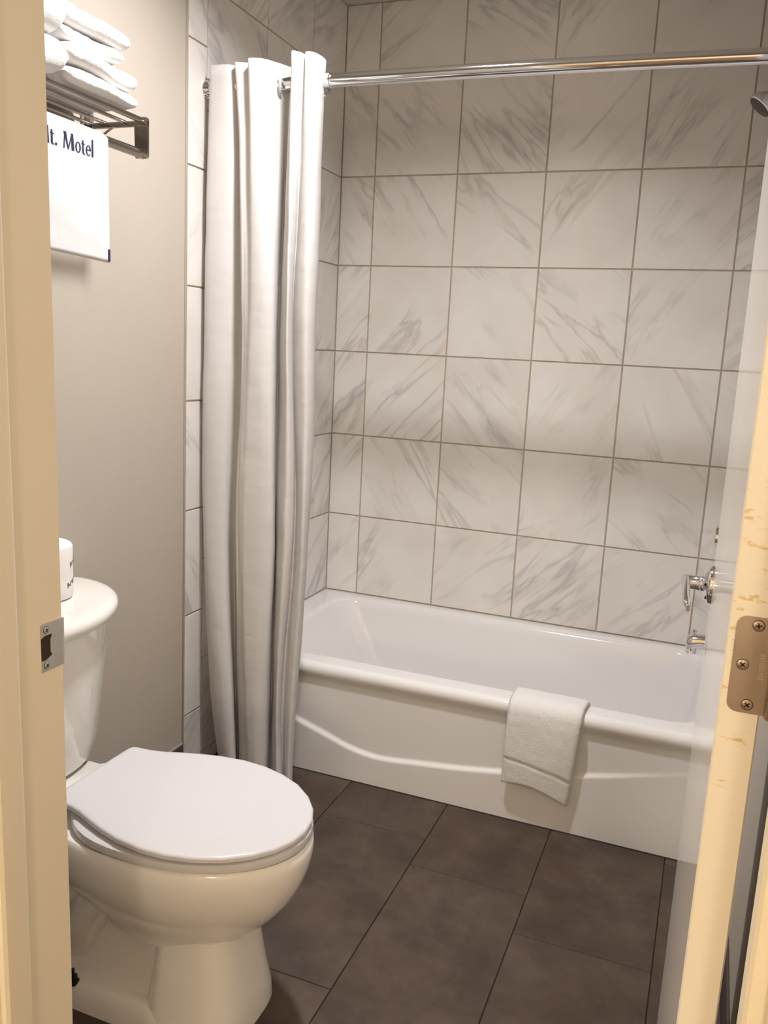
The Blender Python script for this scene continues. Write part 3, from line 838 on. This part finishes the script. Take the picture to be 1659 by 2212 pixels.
# ------------------------------------------------------------------ hand towel over the tub edge
def drape(x0a, x1a, x0b, x1b, zl, zr, off, th, band, wav, name, parent, inner_z=0.29):
    """sheet over the front rim; a = at rim, b = at the hanging hem; zl/zr hem height left and right"""
    NXs, NS = 34, 74
    base = [(-0.668, inner_z), (-0.672, DECK - 0.03), (-0.679, DECK - 0.009), (-0.692, DECK + 0.002), (-0.720, DECK + 0.002), (-0.744, DECK + 0.0015), (-0.757, DECK - 0.004), (-0.7655, DECK - 0.015), (-0.768, DECK - 0.03)]
    Vg = []
    for i in range(NXs + 1):
        s = i / NXs
        hem = zl + (zr - zl) * (s ** 1.6) + wav * math.sin(s * PI * 1.15)
        path = base + [(-0.7695 - 0.004 * math.sin(PI * t), (DECK - 0.03) + (hem - DECK + 0.03) * t) for t in [k / 14 for k in range(1, 15)]]
        # resample
        d_ = [0]
        for a, b in zip(path[:-1], path[1:]): d_.append(d_[-1] + math.hypot(b[0] - a[0], b[1] - a[1]))
        for k in range(NS + 1):
            L_ = d_[-1] * k / NS
            j = 0
            while j < len(d_) - 2 and d_[j + 1] < L_: j += 1
            t = (L_ - d_[j]) / (d_[j + 1] - d_[j])
            y = path[j][0] + (path[j + 1][0] - path[j][0]) * t; z = path[j][1] + (path[j + 1][1] - path[j][1]) * t
            dy, dz = path[j + 1][0] - path[j][0], path[j + 1][1] - path[j][1]
            l_ = math.hypot(dy, dz); ny, nz = dz / l_, -dy / l_     # outward
            dn = k / NS
            xa = x0a + (x0b - x0a) * dn; xb = x1a + (x1b - x1a) * dn
            x = xa + (xb - xa) * s
            bulge = off + 0.006 * math.sin(PI * s) * dn + 0.0026 * noise.noise(Vector((s * 2.2, dn * 3, 3.0 + off * 50))) + 0.0005 * noise.noise(Vector((s * 9, dn * 14, 8.0)))
            edge = min(s, 1 - s) * (xb - xa)
            if edge < 0.012: bulge -= 0.007 * (1 - edge / 0.012) ** 2
            if band is not None:
                g = (z - (band[0] - 0.030 * s * s - 0.006 * s)) / 0.0026
                bulge -= 0.0045 * math.exp(-g * g)
                if z < band[0] - 0.030 * s * s - 0.006 * s: bulge -= 0.0012
            Vg.append(Vector((x, y + ny * bulge, z + nz * bulge)))
    Fg = []
    m_ = NS + 1
    for i in range(NXs):
        for k in range(NS):
            Fg.append([i * m_ + k, i * m_ + k + 1, (i + 1) * m_ + k + 1, (i + 1) * m_ + k])
    ob = make(name, Vg, Fg, M['terry'], parent, smooth=True)
    return ob
ht = empty('hand_towel', (0.90, -0.75, 0.357)); tag(ht, 'folded white terry hand towel hung over the tub edge', 'towel')
o = drape(0.800, 1.014, 0.795, 0.985, 0.122, 0.098, 0.0165, 0.010, (0.200,), 0.014, 'outer_fold', ht)
md = o.modifiers.new('thickness', 'SOLIDIFY'); md.thickness = 0.0085; md.offset = -1
o = drape(0.806, 1.006, 0.806, 0.975, 0.117, 0.094, 0.0065, 0.008, None, 0.009, 'inner_fold', ht, 0.30)
md = o.modifiers.new('thickness', 'SOLIDIFY'); md.thickness = 0.0055; md.offset = -1

# ------------------------------------------------------------------ toilet
YC = -1.710
toi = empty('toilet', (0.25, YC, 0.0)); tag(toi, 'white two-piece toilet with closed lid standing against the beige wall', 'toilet')
def spow(v, p): return math.copysign(abs(v) ** p, v)
def egg(xb, xm, xf, hw, z, n=48, pf=1.0, pb=0.8, py=1.0):
    out = []
    for k in range(n):
        a = 2 * PI * k / n; c, s = math.cos(a), math.sin(a)
        x = xm + ((xf - xm) * spow(c, pf) if c > 0 else (xm - xb) * spow(c, pb))
        out.append((x, YC + hw * spow(s, py if c > 0 else py * 0.9), z))
    return out
bowl = []
b_lev = [(0.3965, 0.085, 0.36, 0.622, 0.166), (0.3985, 0.070, 0.36, 0.632, 0.177), (0.393, 0.066, 0.36, 0.637, 0.182), (0.370, 0.066, 0.36, 0.638, 0.183), (0.345, 0.070, 0.36, 0.633, 0.180), (0.318, 0.080, 0.36, 0.624, 0.173),
         (0.285, 0.095, 0.36, 0.608, 0.160), (0.255, 0.115, 0.36, 0.587, 0.143), (0.225, 0.14, 0.36, 0.560, 0.122), (0.203, 0.16, 0.37, 0.534, 0.105), (0.188, 0.18, 0.38, 0.517, 0.095), (0.170, 0.19, 0.39, 0.510, 0.090)]
bowl.append(loft_geo([egg(xb, xm, xf, hw, z) for z, xb, xm, xf, hw in b_lev]))
# front column
col_lev = [(0.205, 0.355, 0.43, 0.512, 0.090), (0.165, 0.352, 0.43, 0.517, 0.095), (0.11, 0.346, 0.43, 0.525, 0.102), (0.06, 0.340, 0.43, 0.534, 0.110), (0.03, 0.334, 0.43, 0.540, 0.117), (0.0, 0.330, 0.43, 0.542, 0.120)]
bowl.append(loft_geo([egg(xb, xm, xf, hw, z, pf=0.62, pb=0.45, py=0.62) for z, xb, xm, xf, hw in col_lev]))
# waist with trapway behind the column
w_lev = [(0.30, 0.02, 0.2, 0.46, 0.085), (0.24, 0.03, 0.2, 0.46, 0.078), (0.17, 0.04, 0.2, 0.46, 0.070), (0.10, 0.05, 0.2, 0.46, 0.074), (0.05, 0.03, 0.2, 0.46, 0.088), (0.02, 0.02, 0.2, 0.46, 0.10)]
bowl.append(loft_geo([egg(xb, xm, xf, hw, z, pf=0.5, pb=0.6, py=0.6) for z, xb, xm, xf, hw in w_lev]))
bowl.append(loft_geo([egg(0.0, 0.25, 0.50, hw, z, pf=0.5, pb=0.55, py=0.5) for z, hw in ((0.052, 0.098), (0.044, 0.112), (0.030, 0.120), (0.0, 0.126))]))
# trapway swell on the side
for sgn in (-1, 1):
    bowl.append(tube_geo([(0.36, YC + sgn * 0.045, 0.19), (0.30, YC + sgn * 0.052, 0.235), (0.23, YC + sgn * 0.056, 0.225), (0.185, YC + sgn * 0.056, 0.165), (0.17, YC + sgn * 0.05, 0.10), (0.12, YC + sgn * 0.045, 0.06)], [0.03, 0.043, 0.047, 0.045, 0.04, 0.03], 18))
# deck that carries the tank
deck = [(0.30, 0.10), (0.345, 0.095), (0.380, 0.094), (0.395, 0.092), (0.400, 0.086)]
bowl.append(loft_geo([egg(-0.105, 0.02, 0.22, hw, z, pf=0.5, pb=0.35, py=0.35) for z, hw in deck]))
V, F = merge(bowl)
bw = smooth_by_angle(make('bowl', V, F, M['porcelain'], toi), 48)
# seat ring
def seat_outline(grow, z):
    return egg(0.165 - grow, 0.375, 0.634 + grow, 0.181 + grow, z, pb=0.75)
so = [seat_outline(-0.006, 0.4005), seat_outline(0.0, 0.4025), seat_outline(0.0015, 0.410), seat_outline(0.0, 0.4175), seat_outline(-0.005, 0.420)]
V, F = loft_geo(so)
smooth_by_angle(make('seat', V, F, M['seat'], toi), 50)
# lid with squared hinge end
def lid_outline(g, z, tilt=0.0):
    half = []
    for x, y in ((0.152, 0.0), (0.152, 0.060), (0.1525, 0.100), (0.154, 0.113), (0.159, 0.1205), (0.168, 0.1235), (0.182, 0.1240), (0.205, 0.127), (0.232, 0.1345), (0.262, 0.147), (0.30, 0.1610), (0.345, 0.1735), (0.40, 0.1805), (0.45, 0.1775), (0.50, 0.164), (0.545, 0.1425), (0.585, 0.110), (0.612, 0.075), (0.628, 0.038), (0.633, 0.0)):
        half.append((x, y))
    pts = half + [(x, -y) for x, y in half[-2:0:-1]]
    out = []
    n_ = len(pts)
    for i, (x, y) in enumerate(pts):
        px, py_ = pts[i - 1]; qx, qy = pts[(i + 1) % n_]
        tx, ty = qx - px, qy - py_; l_ = math.hypot(tx, ty)
        nx, ny = -ty / l_, tx / l_
        out.append((x + nx * g, YC + y + ny * g, z + tilt * (0.633 - x)))
    return out
TLT = 0.012
lo_ = [lid_outline(-0.004, 0.4225, TLT), lid_outline(0.0, 0.4242, TLT), lid_outline(0.0, 0.4300, TLT), lid_outline(-0.0012, 0.4328, TLT), lid_outline(-0.0045, 0.4345, TLT), lid_outline(-0.012, 0.4352, TLT)]
# keep orientation consistent: positive g grows outward
test = lid_outline(0.01, 0); base_ = lid_outline(0.0, 0)
if max(p[0] for p in test) < max(p[0] for p in base_):
    lo_ = [lid_outline(0.004, 0.4225, TLT), lid_outline(0.0, 0.4242, TLT), lid_outline(0.0, 0.4300, TLT), lid_outline(0.0012, 0.4328, TLT), lid_outline(0.0045, 0.4345, TLT), lid_outline(0.012, 0.4352, TLT)]
V, F = loft_geo(lo_)
smooth_by_angle(make('seat_lid', V, F, M['seat'], toi), 50)
for s in (-1, 1):
    v, f = lathe_geo((0.150, YC + s * 0.078, 0.398), (0, 0, 1), [(0, 0.016), (0.012, 0.016), (0.022, 0.014), (0.026, 0.010)], 20)
    smooth_by_angle(make('hinge_cap', v, f, M['seat'], toi))
# tank
def tank_sec(xb, xm, xf, hw, z, n=40, rb=0.03):
    pts = []
    for k in range(n + 1):
        a = -PI / 2 + PI * k / n
        pts.append((xm + (xf - xm) * abs(math.cos(a)) ** 0.98, YC + hw * spow(math.sin(a), 0.98), z))
    for k in range(6):
        a = PI / 2 * k / 5
        pts.append((xb + rb - rb * math.sin(a), YC + hw - rb + rb * math.cos(a), z))
    for k in range(6):
        a = PI / 2 * k / 5
        pts.append((xb + rb - rb * math.cos(a), YC - hw + rb - rb * math.sin(a), z))
    return pts
tk = [tank_sec(-0.115, -0.085, 0.076, 0.196, 0.4065), tank_sec(-0.118, -0.09, 0.082, 0.203, 0.4085), tank_sec(-0.120, -0.09, 0.085, 0.206, 0.415), tank_sec(-0.121, -0.09, 0.088, 0.211, 0.45), tank_sec(-0.123, -0.09, 0.098, 0.236, 0.59), tank_sec(-0.124, -0.09, 0.106, 0.256, 0.712), tank_sec(-0.124, -0.09, 0.106, 0.256, 0.722)]
V, F = loft_geo(tk); smooth_by_angle(make('tank', V, F, M['porcelain'], toi), 45)
ll = [tank_sec(-0.130, -0.10, 0.112, 0.257, 0.7145), tank_sec(-0.132, -0.10, 0.122, 0.268, 0.7165), tank_sec(-0.133, -0.10, 0.127, 0.273, 0.724), tank_sec(-0.133, -0.10, 0.128, 0.2735, 0.733), tank_sec(-0.132, -0.10, 0.125, 0.271, 0.741), tank_sec(-0.130, -0.10, 0.117, 0.263, 0.7465), tank_sec(-0.126, -0.098, 0.102, 0.25, 0.7485), tank_sec(-0.10, -0.09, 0.05, 0.18, 0.7495)]
V, F = loft_geo(ll); smooth_by_angle(make('tank_lid', V, F, M['porcelain'], toi), 45)
box('tank_gasket', (-0.07, YC - 0.080, 0.3975), (0.066, YC + 0.080, 0.4075), M['black'], toi, 0.002)
v, f = merge([lathe_geo((0.085, YC - 0.165, 0.665), (1, 0.4, 0), [(-0.012, 0.014), (0.012, 0.014), (0.015, 0.010)], 18), tube_geo([(0.098, YC - 0.160, 0.665), (0.108, YC - 0.13, 0.663), (0.117, YC - 0.085, 0.659)], [0.006, 0.0055, 0.0065], 12)])
smooth_by_angle(make('flush_handle', v, f, M['chrome'], toi))
v, f = lathe_geo((0.186, YC - 0.108, 0.046), (0, 0, 1), [(-0.004, 0.013), (0.003, 0.013), (0.004, 0.008), (0.011, 0.008), (0.012, 0.0035), (0.026, 0.0032)], 14)
smooth_by_angle(make('floor_bolt', v, f, M['dark_metal'], toi))
# faint printed label on the deck
parts = []
for r_ in range(3):
    x = 0.110 + r_ * 0.0055
    parts.append(box_geo((x, YC - 0.048, 0.3999), (x + 0.0028, YC + 0.005 - 0.006 * r_, 0.4006)))
V, F = merge(parts); make('printed_label', V, F, M['label_ink'], toi)

# ------------------------------------------------------------------ toilet paper roll on the tank
RX, RY, RZ, RR, RH = -0.045, -1.617, 0.7498, 0.0545, 0.122
rl = empty('toilet_paper_roll', (RX, RY, RZ)); tag(rl, 'wrapped white toilet paper roll with black print standing on the tank lid', 'paper roll')
v, f = lathe_geo((RX, RY, RZ), (0, 0, 1), [(0.0005, 0.018), (0.0, 0.046), (0.003, 0.052), (0.008, RR), (0.03, RR + 0.0006), (0.06, RR - 0.0003), (RH - 0.010, RR), (RH - 0.004, RR - 0.003), (RH - 0.0008, RR - 0.009), (RH, RR - 0.018), (RH - 0.001, 0.024), (RH - 0.007, 0.014)], 44)
w = smooth_by_angle(make('wrapper', v, f, M['paper'], rl), 60)
def wrap_text(txt, ang0, z0, size, slant):
    tv, tf = text_geo(txt, size, 0.00012)
    out = []
    for p in tv:
        xx = p.x * math.cos(slant) - p.y * math.sin(slant); zz = p.x * math.sin(slant) + p.y * math.cos(slant)
        a = ang0 + xx / RR; rr = RR + 0.0009 + max(0, p.z)
        out.append((RX + rr * math.cos(a), RY + rr * math.sin(a), z0 + zz))
    return out, tf
parts = [wrap_text('Arays', -1.02, RZ + 0.058, 0.0165, 0.42), wrap_text('Arays', -1.22, RZ + 0.016, 0.0165, 0.42), wrap_text('Arays', 0.25, RZ + 0.070, 0.0165, 0.42), wrap_text('Arays', 0.05, RZ + 0.026, 0.0165, 0.42),
         wrap_text('~', -0.98, RZ + 0.046, 0.015, 0.3)]
for v, f in parts: make('print', v, f, M['ink'], w)

# ------------------------------------------------------------------ towel rack on the left wall
RY1, RY0 = -1.360, -1.98          # far and near ends
rk = empty('towel_rack', (WLX, (RY0 + RY1) / 2, 1.76)); tag(rk, 'polished metal towel shelf with a lower bar fixed to the beige wall', 'towel rack')
for ye, s in ((RY1, -1), (RY0, 1)):
    # end bracket: arm from the wall and a drop plate at the front
    arm = box_geo((WLX + 0.001, min(ye, ye + s * 0.006), 1.757), (0.030, max(ye, ye + s * 0.006), 1.770), 0.0015, 1)
    pts = []
    for cx, cz, a0 in ((0.030 - 0.006, 1.776 - 0.006, 0), (-0.004 + 0.001, 1.776 - 0.001, PI / 2), (-0.004 + 0.004, 1.691 + 0.004, PI), (0.030 - 0.006, 1.691 + 0.006, 1.5 * PI)):
        rr = 0.006 if cx > 0.02 else 0.003
        for k in range(5):
            a = a0 + PI / 2 * k / 4
            pts.append((cx + rr * math.cos(a), cz + rr * math.sin(a)))
    plate = loft_geo([[(x, ye, z) for x, z in pts], [(x, ye + s * 0.005, z) for x, z in pts]])
    fl = box_geo((WLX, ye - 0.014 + s * 0.003, 1.735), (WLX + 0.016, ye + 0.014 + s * 0.003, 1.795), 0.004)
    V, F = merge([arm, plate, fl])
    br = smooth_by_angle(make('bracket', V, F, M['steel'], rk), 35)
    v, f = tube_geo([(-0.062, ye + s * 0.003, 1.760), (-0.095, ye + s * 0.003, 1.742), (WLX + 0.004, ye + s * 0.003, 1.728)], 0.0028, 8)
    make('brace', v, f, M['steel'], br, smooth=True)
for x, hz in ((0.018, 0.0065), (-0.030, 0.0042), (-0.082, 0.0042), (-0.122, 0.0042)):
    loops = [[(x + 0.0042 * math.cos(a), y, 1.768 + hz * math.sin(a)) for a in [2 * PI * j / 12 for j in range(12)]] for y in (RY0 + 0.003, RY1 - 0.003)]
    v, f = loft_geo(loops); smooth_by_angle(make('shelf_rail', v, f, M['steel'], rk), 60)
loops = [[(0.016 + 0.006 * math.cos(a), y, 1.7000 + 0.0105 * math.sin(a)) for a in [2 * PI * j / 16 for j in range(16)]] for y in (RY0 + 0.003, RY1 - 0.003)]
v, f = loft_geo(loops); smooth_by_angle(make('towel_bar', v, f, M['steel'], rk), 60)

# ------------------------------------------------------------------ folded towels on the shelf
def lobe(x0, x1, y0, y1, z0, z1, seed, lean=0.0, ny=30, ns=36):
    """soft folded layer: rounded fold along the front (+x), soft far end"""
    loops = []
    for i in range(ny + 1):
        t = i / ny
        e = min(t, 1 - t) * (y1 - y0) / 0.030
        k = 1.0 if e >= 1 else math.sqrt(max(0.0, 1 - (1 - e) ** 2)) * 0.93 + 0.07
        y = y0 + (y1 - y0) * t
        zc_, hz = (z0 + z1) / 2, (z1 - z0) / 2
        xc, hx = (x0 + x1) / 2, (x1 - x0) / 2
        lp = []
        for j in range(ns):
            a = 2 * PI * j / ns
            px = xc + hx * spow(math.cos(a), 0.42) * (0.93 + 0.07 * k)
            pz = zc_ + hz * k * spow(math.sin(a), 0.70)
            dq = 0.0072 * noise.noise(Vector((px * 14 + seed, y * 11, pz * 14))) + 0.0016 * noise.noise(Vector((px * 60 + seed, y * 50, pz * 60)))
            lp.append((px + dq + lean * t, y + dq * 0.5, max(pz + dq * 0.7, z0)))
        loops.append(lp)
    return loft_geo(loops)
def folded(name, label, layers, loc):
    t = empty(name, loc)
    tag(t, label, 'towel', 'white folded towels on the rack shelf')
    for i, (args) in enumerate(layers):
        v, f = lobe(*args)
        make('fold_layer', v, f, M['terry'], t, smooth=True)
    return t
ZS = 1.7752
folded('folded_towel', 'bottom white towel at the far end of the shelf, folded in two', [(-0.130, 0.034, -1.620, -1.394, ZS, ZS + 0.037, 1.0), (-0.125, 0.037, -1.620, -1.396, ZS + 0.035, ZS + 0.077, 3.0)], (-0.04, -1.52, ZS))
folded('folded_towel', 'upper white towel at the far end of the shelf, folded in two', [(-0.130, 0.026, -1.620, -1.432, ZS + 0.0775, ZS + 0.111, 5.0), (-0.125, 0.030, -1.620, -1.412, ZS + 0.109, ZS + 0.152, 7.0)], (-0.04, -1.54, ZS + 0.078))
folded('folded_towel', 'lower plump white towel nearest the door jamb on the shelf', [(-0.130, 0.054, -1.94, -1.628, ZS, ZS + 0.070, 11.0)], (-0.04, -1.79, ZS))
folded('folded_towel', 'upper plump white towel nearest the door jamb on the shelf', [(-0.130, 0.050, -1.94, -1.626, ZS + 0.0705, ZS + 0.150, 13.0)], (-0.04, -1.79, ZS + 0.071))

# ------------------------------------------------------------------ printed bath mat hanging from the bar
bmx = empty('bath_mat', (0.016, -1.68, 1.71)); tag(bmx, 'white bath mat with navy lettering hanging from the rack bar', 'bath mat')
MY0, MY1 = -1.90, -1.4935
def mat_x(y, z):
    s = (z - 1.46) / 0.24
    return 0.0285 + 0.003 * math.sin((y + 1.5) * 9 + 0.6) * (1 - s) + 0.0012 * noise.noise(Vector((y * 12, z * 18, 2)))
NYm, NZm = 40, 30
V, F = [], []
path = [('f', 1.4595 + (1.702 - 1.4595) * k / NZm) for k in range(NZm + 1)]
over = [(0.0275, 1.7065), (0.0240, 1.7108), (0.0175, 1.7128), (0.011, 1.7105), (0.0072, 1.7060)]
nl = NZm + 1 + len(over) + 12
for i in range(NYm + 1):
    y = MY0 + (MY1 - MY0) * i / NYm
    for _, z in path:
        rr = 0.0
        V.append((mat_x(y, z), y, z + 0.003 * math.sin(y * 14) * (1 - (z - 1.46) / 0.24)))
    corner = 0.007 * smooth_step(MY1 - 0.016, MY1, y)
    for x, z in over: V.append((x, y, z - corner * 0.6))
    for k in range(12):
        V.append((0.005 + 0.001 * math.sin(y * 11 + k), y, 1.70 - 0.018 * (k + 1)))
for i in range(NYm):
    for k in range(nl - 1):
        F.append([i * nl + k, (i + 1) * nl + k, (i + 1) * nl + k + 1, i * nl + k + 1])
mo = make('cloth', V, F, M['mat'], bmx, smooth=True)
md = mo.modifiers.new('thickness', 'SOLIDIFY'); md.thickness = 0.0024; md.offset = -1
# lettering: humanist capitals with thick and thin strokes, drawn as flat shapes
def stroke(p, q, w0, w1):
    p, q = Vector(p), Vector(q); d_ = (q - p).normalized()
    # horizontal width strokes
    return [(p.x - w0 / 2, p.y), (p.x + w0 / 2, p.y), (q.x + w1 / 2, q.y), (q.x - w1 / 2, q.y)]
def glyph_M(x):
    return [[stroke((x + 0.035, 0), (x + 0.085, 1), 0.085, 0.055)], [stroke((x + 0.33, 0.0), (x + 0.10, 1), 0.07, 0.20)], [stroke((x + 0.33, 0.0), (x + 0.60, 0.97), 0.07, 0.085)], [stroke((x + 0.665, 0), (x + 0.61, 1), 0.20, 0.16)]], 0.82
def ring_polys(cx, cy, rx, ry, tx, ty, a0=0.0, a1=2 * PI, n=22):
    polys = []
    for k in range(n):
        b0 = a0 + (a1 - a0) * k / n; b1 = a0 + (a1 - a0) * (k + 1) / n
        def o(a): return (cx + rx * math.cos(a), cy + ry * math.sin(a))
        def i_(a): return (cx + (rx - tx) * math.cos(a), cy + (ry - ty) * math.sin(a))
        polys.append([[o(b0), o(b1), i_(b1), i_(b0)]])
    return polys
def glyph_o(x): return ring_polys(x + 0.22, 0.325, 0.205, 0.335, 0.115, 0.05), 0.47
def glyph_t(x): return [[stroke((x + 0.12, 0.08), (x + 0.10, 0.84), 0.13, 0.11)], [[(x - 0.01, 0.60), (x + 0.26, 0.60), (x + 0.26, 0.655), (x - 0.01, 0.655)]]] + ring_polys(x + 0.215, 0.12, 0.16, 0.13, 0.12, 0.07, PI, 1.65 * PI, 8), 0.31
def glyph_e(x): return ring_polys(x + 0.20, 0.325, 0.195, 0.335, 0.105, 0.055, 0.02, 1.78 * PI, 22) + [[[(x + 0.06, 0.325), (x + 0.385, 0.325), (x + 0.385, 0.385), (x + 0.06, 0.385)]]], 0.43
def glyph_l(x): return [[stroke((x + 0.08, 0), (x + 0.07, 1.08), 0.135, 0.115)]], 0.2
def glyph_dot(x): return ring_polys(x + 0.085, 0.075, 0.078, 0.078, 0.0779, 0.0779, n=14), 0.58
cap = 0.0305
polys = []; x = 0.0
for g in (glyph_M, glyph_t, glyph_dot, glyph_M, glyph_o, glyph_t, glyph_e, glyph_l):
    p_, adv = g(x); polys += p_; x += adv
totw = x
TY1 = -1.5360                       # right end of the line
sx = (0.0870) / (0.82 + 0.47 + 0.31 + 0.43 + 0.2)     # second word is 87 mm wide
V, F = [], []
for pl_ in polys:
    q = pl_[0]
    k = len(V)
    for (gx, gz) in q:
        y = TY1 - (totw - gx) * sx; z = 1.6555 + gz * cap
        V.append((mat_x(y, z) + 0.0006, y, z))
    F.append([k, k + 1, k + 2, k + 3])
make('lettering', V, F, M['navy'], mo)
ty = MY1
v, f = loft_geo([[(mat_x(y, z) - 0.003, y, z) for y, z in ((ty - 0.0048, 1.4592), (ty + 0.0012, 1.4592), (ty + 0.0012, 1.4835), (ty - 0.0048, 1.4835))], [(mat_x(y, z) + 0.0010, y, z) for y, z in ((ty - 0.0048, 1.4592), (ty + 0.0012, 1.4592), (ty + 0.0012, 1.4835), (ty - 0.0048, 1.4835))]])
make('corner_tag', v, f, M['navy'], mo)

# drop helper property
for o in bpy.data.objects:
    if '_o' in o: del o['_o']
